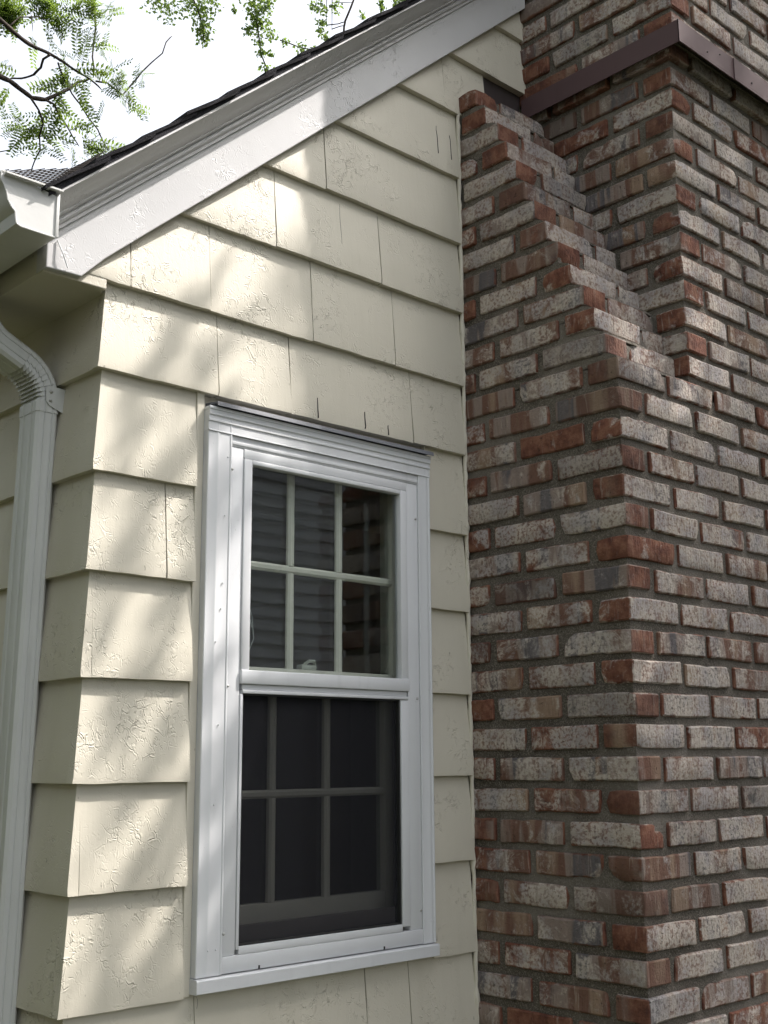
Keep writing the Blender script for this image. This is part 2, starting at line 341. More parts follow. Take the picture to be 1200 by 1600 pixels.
FAR_LEAF = [[4.962,8.062,8.4,0.146,26],[5.081,7.976,8.314,0.146,26],[5.241,7.806,8.384,0.175,46],[5.41,7.645,8.396,0.146,30],[5.365,7.727,8.254,0.117,26],[5.385,7.749,8.112,0.117,40],[5.411,7.757,7.998,0.073,16],[5.613,7.479,8.309,0.035,6],[5.75,7.327,8.393,0.146,40],[5.861,7.232,8.364,0.117,30],[5.791,7.329,8.251,0.117,34],[5.845,7.303,8.165,0.117,34],[5.747,7.411,8.109,0.073,14],[5.946,7.241,8.05,0.073,12],[5.848,7.349,7.994,0.073,14],[5.888,7.352,7.851,0.064,14],[5.963,7.282,7.85,0.041,7],[5.942,7.347,7.694,0.052,10],[6.02,7.281,7.665,0.041,8],[6.244,6.874,8.36,0.076,14],[6.313,6.821,8.317,0.076,14],[6.416,6.717,8.345,0.07,13],[6.324,6.855,8.16,0.07,16],[6.349,6.861,8.06,0.058,12],[6.414,6.825,7.974,0.052,12],[6.469,6.777,7.96,0.035,7],[6.198,7.042,7.919,0.076,12],[6.287,6.967,7.89,0.041,7],[6.062,7.153,7.978,0.047,7],[6.643,6.534,8.243,0.041,8],[6.774,6.374,8.37,0.041,8],[6.801,6.37,8.298,0.029,5],[6.9,6.253,8.383,0.076,24],[6.964,6.193,8.382,0.064,22],[6.744,6.451,8.199,0.02,3]]
FAR_TWIG = [[[6.553,6.52,8.586,0.012],[6.545,6.576,8.415,0.012],[6.512,6.672,8.187,0.012],[6.518,6.723,7.988,0.012]],[[6.369,6.818,8.146,0.006],[6.463,6.727,8.153,0.006],[6.513,6.673,8.181,0.006]],[[6.417,6.785,8.103,0.006],[6.518,6.679,8.144,0.006]],[[6.018,7.19,7.992,0.007],[6.177,7.062,7.92,0.007],[6.311,6.951,7.87,0.007]],[[6.378,6.74,8.388,0.005],[6.548,6.58,8.392,0.005]],[[5.731,7.304,8.536,0.008],[5.791,7.329,8.251,0.008],[5.888,7.352,7.851,0.008],[5.953,7.337,7.694,0.008]],[[5.22,7.781,8.54,0.01],[5.344,7.747,8.255,0.01],[5.411,7.757,7.998,0.01]],[[6.927,6.195,8.497,0.01],[6.953,6.203,8.383,0.01]],[[6.774,6.33,8.527,0.006],[6.79,6.371,8.327,0.006]]]
NEAR_LEAF = [[4.343,0.715,4.302,0.03,9],[4.357,0.726,4.217,0.03,9],[4.371,0.732,4.148,0.03,8],[4.4,0.681,4.233,0.08,30],[4.458,0.666,4.096,0.1,40],[4.437,0.617,4.335,0.1,40],[4.369,0.661,4.404,0.06,20]]

# drooping sprays of the shade tree whose shadows streak the left of the wall (ends given where the shadow falls: x, z, x, z)
SPRAY = [(0.21, 1.255, 0.067, 1.049), (0.272, 1.152, 0.138, 1.009), (0.083, 1.025, 0.017, 0.851), (0.22, 0.954, 0.162, 0.868), (0.107, 0.825, 0.039, 0.672), (0.224, 0.801, 0.181, 0.687), (0.041, 0.64, 0.011, 0.518), (0.171, 0.62, 0.092, 0.448), (0.108, 0.411, 0.043, 0.287), (0.222, 0.388, 0.15, 0.274), (0.095, 0.226, 0.003, 0.124), (0.228, 0.198, 0.088, 0.049), (0.145, 0.033, 0.013, -0.07), (0.234, 0.001, 0.111, -0.149), (0.253, -0.096, 0.183, -0.205), (0.298, 0.811, 0.267, 0.724), (0.303, 0.299, 0.268, 0.159), (0.324, 0.106, 0.265, -0.001)]

# ================================================================== THE PLACE
GROUND = -1.36
SL, CS = 0.885, 0.749                       # roof pitch (rise per run), cosine of the pitch
RK_B, RK_T, RK_C = 1.309, 1.437, 1.508      # height at x=0 of: board bottom, board top, crown top
W, D = 1.069, 0.514                         # chimney left face, chimney depth
XS = 1.372                                  # left face of the narrower stack
ZB, H1, H2 = 1.218, 0.0714, 0.0684          # top of first full course, course heights below / above
XR = W + 0.213 * 6 + 0.2
COURSE = [2.62, 2.405, 2.227, 2.049, 1.855, 1.659, 1.461, 1.256, 1.067, .854, .654, .446, .247, .046, -.165, -.37, -.57, -.77, -.97, -1.17, -1.37]
def lean(z): return .017 * (z - .45)

ground = G().add([(-80, -80, GROUND), (80, -80, GROUND), (80, 80, GROUND), (-80, 80, GROUND)], [(0, 1, 2, 3)]).build("ground", MT['lawn'])
tag(ground, "green lawn around the house", kind="structure")

# ------------------------------------------------------------------ house
house = tag(empty("house", (0, 0, GROUND)), "cream shingle-sided house with white rake trim and a double-hung window", "house")
house.matrix_world = Matrix.Translation((0, 0, 0))
HX, HY, RIDGE = 6.6, 6.2, 3.3
def roofz(x): return RK_C + SL * min(x, 2 * RIDGE - x)

g = G()                                    # sheathing with the window opening
for (a, b, c, d) in ((0, .262, GROUND, 1.2), (.906, HX, GROUND, 1.2), (.262, .906, GROUND, -.14), (.262, .906, 1.03, 1.2)):
    g.box(a + (.02 if a == 0 else 0), b, 0, .11, c, d)
top = [(-.13, 1.25), (.021, 1.25), (.021, 1.2), (HX - .02, 1.2), (HX - .02, 1.25), (HX + .13, 1.25), (HX + .13, roofz(-.13) - .01), (RIDGE, roofz(RIDGE) - .01), (-.13, roofz(-.13) - .01)]
g.loft([[(x, 0, z) for x, z in top], [(x, .11, z) for x, z in top]])
gable = g.build("gable_wall", MT['cream_trim'], house)
g = G()
g.box(.022, .12, .11, HY, GROUND, 1.25); sidew = g.build("side_wall", MT['cream_trim'], house)
G().box(HX - .1, HX, .11, HY, GROUND, 1.25).box(.12, HX - .1, HY - .1, HY, GROUND, 3.0).build("rear_wall", MT['cream_trim'], house)
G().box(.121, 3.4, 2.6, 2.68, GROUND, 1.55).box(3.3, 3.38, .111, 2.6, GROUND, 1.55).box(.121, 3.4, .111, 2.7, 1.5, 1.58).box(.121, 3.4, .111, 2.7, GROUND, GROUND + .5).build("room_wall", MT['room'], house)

def shingle(side, a0, a1, zb, zt, seed, butt=.024, clip=None, jit=.0012, corner=None):
    rings = []; n = max(2, int(abs(a1 - a0) / .03) + 1)
    for i in range(n + 1):
        a = a0 + (a1 - a0) * i / n
        nz = mnoise.noise(Vector((a * 22, seed * 3.1, 0))); nz2 = mnoise.noise(Vector((a * 90, seed * 1.7, 5)))
        z0 = zb + jit * nz * 1.3 + jit * .9 * nz2
        z1 = zt
        if clip: z1 = min(zt, clip(a))
        if z1 < z0 + .004: z1 = z0 + .004
        prof = []
        for t in (0, .06, .35, .7, 1):
            zz = z0 + (z1 - z0) * t
            f = (zz - zb) / (zt - zb)
            d = butt + (.009 - butt) * f + .0011 * mnoise.noise(Vector((a * 11, zz * 11, seed))) - (.0016 if t == 0 else 0)
            prof.append((d, zz))
        prof = [(.003, z0)] + prof + [(.002, z1)]
        ee = 0.0
        for_end = []
        for (d, zz) in prof:
            aa = a
            if i in (0, n): aa += .0016 * mnoise.noise(Vector((zz * 40, seed, a))) 
            if i == 0 and corner is not None:   # follow the taper of the course round the corner
                f = (zz - zb) / (zt - zb); od = .0268 + (.009 - .0268) * f
                aa = (lean(zz) if side == 'g' else 0) - (od + .0012 if corner else .002)
            for_end.append((aa, -d, zz) if side == 'g' else (lean(zz) - d, aa, zz))
        rings.append(for_end)
    return G().loft(rings)

clip = lambda a: RK_B + SL * a + .055
JOINT = {-7: [1.2], -6: [], -5: [1.012], -4: [], -3: [.583], -2: [.432, .766], -1: [.05, .252, .545, .813], 0: [.278, .481, .873],
         1: [], 2: [.159], 3: [], 4: [], 5: [], 6: [], 7: [.262, .714, .848], 8: [.5], 9: [.2, .8], 10: [.6], 11: [.3]}
sd = 0
for idx in range(1, len(COURSE)):
    k = idx - 8; zb, zt = COURSE[idx], COURSE[idx - 1] + .014
    left = (-.012 if k % 2 else -.020)
    spans = []
    if k <= -2: spans = [(max(-.2, (zb - RK_B - .05) / SL), (1.064 if k > -5 else 1.185) if k >= -5 else 1.362)]
    elif k == -1: spans = [(-.065, 1.064)]
    elif 1 <= k <= 6: spans = [(left, .229), (.921, 1.064)]
    else: spans = [(left, 1.064)]
    for s0, s1 in spans:
        cuts = [s0] + [j for j in JOINT.get(k, []) if s0 + .02 < j < s1 - .02] + [s1]
        for i in range(len(cuts) - 1):
            sd += 1
            a, b = cuts[i] + (.0011 if i else 0), cuts[i + 1] - (.0011 if i < len(cuts) - 2 else 0)
            if i == 0 and s0 == left: a = left + lean(zb + .08)
            bt = .0275 + random.uniform(-.0020, .0024)
            shingle('g', a, b, zb + random.uniform(-.0015, .0015), zt, sd, bt, clip if k <= 0 else None, corner=(k % 2 == 0) if (i == 0 and s0 == left) else None).build("siding_shingle", MT['siding'], gable, auto=40)
    if k >= 0:                              # the same courses turn the corner onto the side wall
        ys = [(-.0215 if k % 2 == 0 else -.006), .62 + .11 * ((k * 7) % 4), 1.35 + .1 * (k % 3), HY]
        ztop = 1.24 if k == 0 else zt
        for i in range(3):
            sd += 1
            shingle('s', ys[i] + (.001 if i else 0), ys[i + 1] - .001, zb + random.uniform(-.001, .001), ztop, sd, .0265, None, corner=(k % 2 == 1) if i == 0 else None).build("siding_shingle", MT['siding'], sidew, auto=40)

# small checks (splits) in the siding, solid dark slivers standing for the shade inside
def split(x, z0, z1, wd=.0007):
    pts = []; n = 6; rr = []
    for i in range(n + 1):
        t = i / n; zz = z0 + (z1 - z0) * t
        xx = x + .003 * mnoise.noise(Vector((zz * 60, x * 9, 1)))
        hw = wd * (.4 + .6 * math.sin(math.pi * min(1, max(.02, t)))) * .5
        rr.append([(xx - hw, -.0302, zz), (xx + hw, -.0302, zz), (xx + hw, -.004, zz), (xx - hw, -.004, zz)])
    return G().loft(rr)
for x, z0, z1 in ((.983, 1.90, 1.985), (1.035, 1.90, 1.975), (.636, 1.53, 1.64), (.709, 1.072, 1.115), (.56, 1.07, 1.12), (.785, 1.07, 1.095), (.66, 1.85, 1.88), (.268, -.20, -.167)):
    for dz in (0,):
        yb = None
        s = split(x, z0, z1)
        # follow the slope of the course it sits in
        import bisect
        for c_i in range(1, len(COURSE)):
            if COURSE[c_i] - .004 <= z0 < COURSE[c_i - 1]:
                zb, zt = COURSE[c_i], COURSE[c_i - 1] + .014
        s.v = [(vx, (-(.0285 + (.009 - .0285) * (vz - zb) / (zt - zb)) - .0004) if vy < -.02 else vy, vz) for vx, vy, vz in s.v]
        s.build("siding_split", MT['flashing'], gable)

# ---- rake board, crown, soffit, fascia
def rake(prof, x0, x1, base, jit=.0008, step=.1):
    n = max(1, int((x1 - x0) / step)); rings = []
    for i in range(n + 1):
        x = x0 + (x1 - x0) * i / n
        rings.append([(x, y + jit * mnoise.noise(Vector((x * 3, j * 5, 2))), base + SL * x + s / CS + jit * 2 * mnoise.noise(Vector((x * 2.3, j * 3, 8)))) for j, (y, s) in enumerate(prof)])
    return G().loft(rings)
bw = (RK_T - RK_B) * CS
g = G()
pts = [(-.148, 1.236), (-.071, 1.238)]
xs = [-.02 + .1 * i for i in range(14)] + [1.352]
pts += [(x, RK_B + SL * x + .0012 * mnoise.noise(Vector((x * 6, 0, 0)))) for x in xs]
pts += [(1.352, RK_T + SL * 1.352 + .01), (-.148, RK_T - SL * .148 + .01)]
g.loft([[(x, -.042, z) for x, z in pts], [(x, -.001, z) for x, z in pts]])
bm = bmesh.new(); me = g.mesh("rake_board"); bm.from_mesh(me)
bmesh.ops.bevel(bm, geom=[e for e in bm.edges if all(v.co.y < -.04 for v in e.verts)], offset=.0022, segments=2, affect='EDGES', profile=.5)
bm.to_mesh(me); bm.free(); me.materials.append(MT['white_wood']); o = bpy.data.objects.new("rake_board", me); COL.objects.link(o); o.parent = house
crown_prof = [(-.031, -.004), (-.0385, -.003), (-.0385, .0035), (-.0445, .0050), (-.0475, .0085), (-.0475, .0125), (-.0445, .0150), (-.0455, .0165), (-.052, .0170), (-.0565, .0195), (-.0565, .0225), (-.062, .0245),
              (-.070, .0275), (-.082, .0335), (-.093, .0410), (-.101, .0475), (-.106, .0500), (-.1125, .0505), (-.1125, .0580), (-.02, .0580), (-.02, -.004)]
rake([(y - .0105 if y < -.03 else y, s) for y, s in crown_prof], -.163, 1.352, RK_T).build("crown_moulding", MT['white_wood'], house, auto=38)
# the same trim carries on right of the chimney
rake([(-.042, 0), (-.042, bw), (-.001, bw), (-.001, 0)], XR + .02, RIDGE, RK_B).build("rake_board", MT['white_wood'], house)
G().box(-.1315, .03, -.0005, HY, 1.2345, 1.2475).build("soffit", MT['cream_trim'], house)
G().box(-.1478, -.1318, -.0008, HY, 1.2335, 1.345).build("fascia_board", MT['cream_trim'], house)
G().box(-.146, -.006, -.0275, -.0008, 1.2325, 1.262, .002).build("return_board", MT['siding'], house)

# ---- caulk bead between siding and chimney
rng = random.Random(3); path = []; rad = []
z = -1.3
while z < 2.06:
    path.append((1.0675 + rng.uniform(-.0007, .0007), -.019 + rng.uniform(-.0012, .0012), z)); rad.append(.0058 + rng.uniform(-.0010, .0010) + (.0028 if rng.random() < .07 else 0)); z += .017
G().tube(path, rad, 7).build("caulk_bead", MT['siding'], house, smooth=True)

# ---- roof
g = G()
def slab(x0, x1, y0, y1, zo0, zo1):
    g.add([(x, y, roofz(x) + zo) for x in (x0, x1) for y in (y0, y1) for zo in (zo0, zo1)],
          [(0, 1, 3, 2), (4, 6, 7, 5), (0, 4, 5, 1), (2, 3, 7, 6), (0, 2, 6, 4), (1, 5, 7, 3)])
slab(-.19, 1.352, -.124, HY + .15, .002, .016); slab(1.352, XR + .01, .004, HY + .15, .002, .016); slab(XR + .01, RIDGE, -.124, HY + .15, .002, .016)
slab(RIDGE, 2 * RIDGE + .19, -.124, HY + .15, .002, .016)
roof = g.build("roof", MT['roof'], house)
x = -.205; i = 0; rng = random.Random(11)
while x < RIDGE - .1:
    dx = .105 + rng.uniform(-.004, .004)
    yy = -.131 - rng.uniform(0, .012) if not (1.34 - dx < x < XR) else .008
    y1 = .9 + rng.uniform(-.1, .1)
    lo = .0275 + rng.uniform(-.001, .003); hi = .0175
    g = G(); n = 5
    rings = []
    for j in range(n + 1):
        t = j / n; X = x + (dx + .03) * t; sag = .004 * mnoise.noise(Vector((X * 9, i, 0)))
        a = roofz(X) + lo + (hi - lo) * t + sag * (1 - t)
        rings.append([(X, yy + .004 * mnoise.noise(Vector((X * 30, 4, i))), a), (X, y1, a), (X, y1, a - .0075), (X, yy + .003, a - .0075 - rng.uniform(0, .0015))])
    g.loft(rings).build("roof_shingle", MT['roof'], roof)
    x += dx; i += 1
g = G(); slab(-.2, RIDGE, .8, HY + .16, .0165, .026); g.build("roof_covering", MT['roof'], roof)

# ---- window
wx0, wx1 = .249, .919
g = G()
for a, b in ((wx0, .311), (.879, wx1)):                      # wrapped side casings with two raised ribs
    P = [(a, -.001), (a, -.033), (a + .0015, -.0345), (a + .022, -.0345), (a + .0235, -.0353), (a + .0275, -.0353), (a + .029, -.0345), (b - .006, -.0345), (b - .0045, -.036), (b - .002, -.036), (b, -.0345), (b, -.001)]
    g.loft([[(x, y, -.129) for x, y in P], [(x, y, 1.0285) for x, y in P]])
P = [(-.001, 1.0285), (-.0385, 1.0285), (-.0385, 1.018), (-.0355, 1.0155), (-.0355, 1.009), (-.0375, 1.0075), (-.0375, 1.004), (-.035, 1.002), (-.035, .985), (-.0365, .984), (-.0365, .982), (-.001, .982)]
g.loft([[(wx0 - .0006, y, z) for y, z in P], [(wx1 + .0006, y, z) for y, z in P]])
win = g.build("window", MT['white_alu'], house, auto=30)
win["label"] = "white aluminium-wrapped double-hung window with storm sash and insect screen"
def wpart(gg, name, mat='white_alu', auto=30): return gg.build(name, MT[mat], win, auto=auto)
# drip cap
P = [(-.001, 1.0505), (-.047, 1.046), (-.049, 1.0365), (-.0465, 1.0365), (-.0445, 1.0425), (-.001, 1.0445)]
wpart(G().loft([[(.262, y, z) for y, z in P], [(.922, y, z) for y, z in P]]), "drip_cap", 'grey_metal')
wpart(G().box(wx0 - .0015, wx1 + .0015, -.040, -.0012, 1.0288, 1.0360, .001), "head_trim")
# inner frame around the storm window
wpart(G().box(.3115, .8785, -.0310, -.0005, .958, .9815, .0008), "head_stop")
wpart(G().box(.3125, .8775, -.0330, -.0008, .9615, .9700, .001), "head_lip")
wpart(G().box(.3115, .3455, -.0300, -.0005, -.096, .9575, .0012), "jamb_flange"); wpart(G().box(.8405, .8785, -.0300, -.0005, -.096, .9575, .0012), "jamb_flange")
wpart(G().box(.3460, .8400, -.0315, -.0005, .9365, .9572, .0012), "storm_head")
wpart(G().box(.3115, .8785, -.0330, -.0005, -.1285, -.0965, .0015), "storm_bottom_rail")
# sill
P = [(-.001, -.1290), (-.0415, -.1320), (-.0435, -.1345), (-.0435, -.1575), (-.041, -.1590), (-.001, -.1590)]
wpart(G().loft([[(wx0 - .0025, y, z) for y, z in P], [(wx1 + .0022, y, z) for y, z in P]]), "sill")
# storm sash, upper: four rails around the pane
ux0, ux1, uz0, uz1 = .3465, .8395, .447, .9355
y0, y1 = -.034, -.012
def bar(gg, x0, x1, z0, z1, ya=y0, yb=y1, bev=.0022): return gg.box(x0, x1, ya, yb, z0, z1, bev)
wpart(bar(G(), ux0, .3680, uz0 + .028, uz1), "storm_stile"); wpart(bar(G(), .8170, ux1, uz0 + .028, uz1), "storm_stile")
wpart(bar(G(), .3682, .8168, .9245, uz1), "storm_rail"); wpart(G().box(ux0 - .001, ux1 + .001, -.0375, -.012, .4460, .4755, .003), "meeting_rail")
wpart(G().box(.3525, .8365, -.0300, -.012, .4345, .4455, .0015), "meeting_rail"); wpart(G().box(.3520, .8370, -.0345, -.012, .4265, .4340, .0012), "meeting_rail")
wpart(G().box(.367, .8180, -.0205, -.0185, .474, .926), "pane", 'glass')
# lower screen in a slim frame with dark gasket
for a in ((.3465, .3535, -.086, .4255), (.8145, .8395, -.086, .4255)): wpart(bar(G(), *a, -.0325, -.010, .0012), "screen_stile")
wpart(bar(G(), .3537, .8143, -.0960, -.0805, -.0325, -.010, .0012), "screen_rail")
gk = G(); gk.box(.3538, .3575, -.0285, -.012, -.080, .4262); gk.box(.8100, .8142, -.0285, -.012, -.080, .4262); gk.box(.3576, .8099, -.0285, -.012, -.080, -.0765); gk.box(.3576, .8099, -.0285, -.012, .4225, .4262)
wpart(gk, "gasket", 'dark_metal')
wpart(G().box(.3576, .8099, -.0195, -.0190, -.0765, .4225), "insect_screen", 'screen')
# bottom rail of the raised storm sash seen through the screen
wpart(G().box(.3576, .8400, -.010, .004, -.0965, -.044, .002), "storm_rail", 'brown_metal')
# wooden jamb liner and stool
g = G(); g.box(.2635, .330, -.0004, .108, -.1385, 1.0285); g.box(.880, .9045, -.0004, .108, -.1385, 1.0285); g.box(.330, .880, -.0004, .108, .990, 1.0285)
wpart(g, "jamb_liner", 'sash'); wpart(G().box(.330, .880, .006, .115, -.1385, -.100), "stool", 'sash')
for a in ((.8640, .8795, .012, .045), (.8640, .8795, .066, .080)):
    wpart(G().box(a[0], a[1], a[2], a[3], -.0995, .9895, .001), "parting_bead", 'sash')
# wooden sashes: upper at y .02-.05, lower at y .055-.09
def sash(zlo, zhi, ya, yb, xs_m, zm, rail_lo, rail_hi):
    xa, xb = .3305, .8635
    wpart(G().box(xa, xa + .046, ya, yb, zlo, zhi, .0015), "sash_stile", 'sash'); wpart(G().box(xb - .046 + .02, xb, ya, yb, zlo, zhi, .0015), "sash_stile", 'sash')
    wpart(G().box(xa + .0462, xb - .0262, ya, yb, zlo, zlo + rail_lo, .0015), "sash_rail", 'sash'); wpart(G().box(xa + .0462, xb - .0262, ya, yb, zhi - rail_hi, zhi, .0015), "sash_rail", 'sash')
    ym = (ya + yb) / 2
    for i, xm in enumerate(xs_m):
        for za, zz in ((zlo + rail_lo, zm - .0085), (zm + .0085, zhi - rail_hi)):
            P = [(xm - .009, ym - .002), (xm - .009, ya + .004), (xm - .004, ya), (xm + .004, ya), (xm + .009, ya + .004), (xm + .009, ym - .002)]
            wpart(G().loft([[(x, y, za) for x, y in P], [(x, y, zz) for x, y in P]]), "muntin", 'sash')
    P = [(zm - .009, ym - .002), (zm - .009, ya + .004), (zm - .004, ya), (zm + .004, ya), (zm + .009, ya + .004), (zm + .009, ym - .002)]
    wpart(G().loft([[(xa + .0462, y, z) for z, y in P], [(xb - .0262, y, z) for z, y in P]]), "muntin", 'sash')
    wpart(G().box(xa + .04, xb - .02, ym + .001, ym + .0035, zlo + .02, zhi - .01), "pane", 'glass')
sash(.452, .9895, .018, .044, (.522, .668), .713, .036, .028)
sash(-.0995, .4830, .050, .082, (.502, .660), .215, .085, .03)
# sash lock and blind cord
g = G().box(.565, .635, .0455, .075, .4835, .491, .002).box(.578, .622, .0475, .070, .491, .503, .003)
g.tube([(.59, .055, .503), (.60, .05, .5115), (.615, .05, .5115), (.622, .056, .505)], [.004] * 4, 8); wpart(g, "sash_lock", 'sash')
pth = [(.44, .10, .72), (.452, .10, .665), (.472, .10, .61), (.478, .10, .56), (.462, .10, .525), (.43, .10, .507)]
wpart(G().tube(pth, [.0013] * 6, 6), "blind_cord", 'white_corner'); wpart(G().tube([(.437, .102, .70), (.455, .102, .64), (.474, .102, .585)], [.0013] * 3, 6), "blind_cord", 'white_corner')
scr = G()
for i in range(12):
    pass
def screw(x, y, z, r=.0032, parent=win, ax='y'):
    g = G(); rings = []
    for (d, q) in ((0, 1), (.0012, 1), (.0022, .8), (.0028, .45)):
        rings.append([(x + r * q * math.cos(t * math.pi / 4), y - d, z + r * q * math.sin(t * math.pi / 4)) for t in range(8)])
    g.loft(rings); g.box(x - r * .7, x + r * .7, y - .0032, y - .0027, z - .0005, z + .0005)
    return g.build("screw", MT['screw'], parent, auto=40)
for x, z in ((.312, .905), (.312, .440), (.3135, -.052), (.8715, .870), (.8705, .43), (.8745, -.055)): screw(x, -.0300 if x > .8 else -.0345, z)
for x, z in ((.300, .93), (.295, .80), (.293, .655), (.29, .60), (.29, .36), (.295, -.08), (.278, .53), (.905, .455), (.905, -.08), (.276, -.08), (.283, .2)): screw(x, -.0345, z, .0015).data.materials[0] = MT['white_alu']
for x in (.405, .755): G().box(x - .0022, x + .0022, -.0336, -.030, -.1285, -.1215).build("weep_hole", MT['dark_metal'], win)

G().box(.2295, .2488, -.0165, -.001, -.165, 1.07, .002).build("window_caulk", MT['cream_trim'], house)
G().box(.9195, .9222, -.0165, -.001, -.165, 1.07).build("window_caulk", MT['cream_trim'], house)
win.location.y = .001

# ------------------------------------------------------------------ chimney
chim = tag(empty("brick_chimney", (W + .4, -D / 2, GROUND)), "reclaimed red and grey brick chimney with racked shoulder beside the window", "chimney")
CH_INV = Matrix.Translation((-(W + .4), D / 2, -GROUND))
def cpart(o): o.parent = chim; o.matrix_parent_inverse = CH_INV; return o
bricks = []                                 # x0,x1,y0,y1,ztop,height,red,lime,dark,axis
brng = random.Random(21)
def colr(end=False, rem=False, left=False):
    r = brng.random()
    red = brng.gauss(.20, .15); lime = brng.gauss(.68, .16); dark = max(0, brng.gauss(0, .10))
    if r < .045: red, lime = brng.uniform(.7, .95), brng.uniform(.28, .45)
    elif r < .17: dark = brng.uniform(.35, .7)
    if left: lime -= .10; dark += .02  # left-face bricks toned darker, standing in for weaker light on that side
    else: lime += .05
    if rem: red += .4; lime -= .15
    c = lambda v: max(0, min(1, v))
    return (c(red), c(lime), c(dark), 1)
def lay(x0, x1, y0, y1, zt, h, axis, rem=False, left=False):
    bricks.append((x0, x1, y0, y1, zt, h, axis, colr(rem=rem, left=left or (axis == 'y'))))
JT, BL, BH = .0195, .193, .090
def front_row(xa, xb, yf, zt, h, stretcher_first):
    x = xa
    if stretcher_first: lay(x, x + BL, yf, yf + BH, zt, h, 'x'); x += BL + JT
    else: lay(x, x + BH, yf, yf + BL, zt, h, 'y'); x += BH + JT
    while x < xb - .05:
        l = BL + brng.uniform(-.006, .006); lay(x, min(x + l, xb), yf, yf + BH, zt, h, 'x'); x += l + JT
def left_row(xf, yf, yb, zt, h, y):
    while y < yb - .025:
        l = BL + brng.uniform(-.005, .005); e = min(y + l, yb)
        if yb - e < .03: e = yb
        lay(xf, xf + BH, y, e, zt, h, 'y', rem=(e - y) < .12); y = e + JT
i = 0
while ZB - i * H1 > GROUND:
    zt = ZB - i * H1; ev = i % 2 == 0
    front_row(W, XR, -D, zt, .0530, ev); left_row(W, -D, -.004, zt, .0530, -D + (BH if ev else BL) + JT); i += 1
NR = 13
YJ = [0.0] + [random.Random(60 + q).uniform(-.0055, .0055) for q in range(NR)] + [0, 0]
def yn(n): return D - .0326 * n + YJ[n]
for n in range(1, NR + 1):
    zt = ZB + n * H2; ev = n % 2 == 0; yf = -yn(n)
    if ev:
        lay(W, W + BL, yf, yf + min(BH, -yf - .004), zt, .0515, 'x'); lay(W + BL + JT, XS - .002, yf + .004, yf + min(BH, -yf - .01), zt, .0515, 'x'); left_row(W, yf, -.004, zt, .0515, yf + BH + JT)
    else:
        e = min(-.004, yf + BL)
        lay(W, W + BH, yf, e, zt, .0515, 'y'); lay(W + BH + JT, XS - .002, yf + .003, yf + min(BH, -yf - .01), zt, .0515, 'x'); left_row(W, yf, -.004, zt, .0515, e + JT)
for n in range(1, 15):
    zt = ZB + n * H2; st = n % 2 == 1; dx = .010 if n == 14 else 0
    front_row(XS - dx, XR, -D - dx, zt, .0515, st)
    left_row(XS - dx, -D, -.004, zt, .0515, -D - dx + (BH if st else BL) + JT)
for n in range(15, 58):
    zt = ZB + n * H2; st = n % 2 == 1
    front_row(1.353, XR + .02, -.540, zt, .0515, st); left_row(1.353, -.540, -.004, zt, .0515, -.540 + (BH if st else BL) + JT)
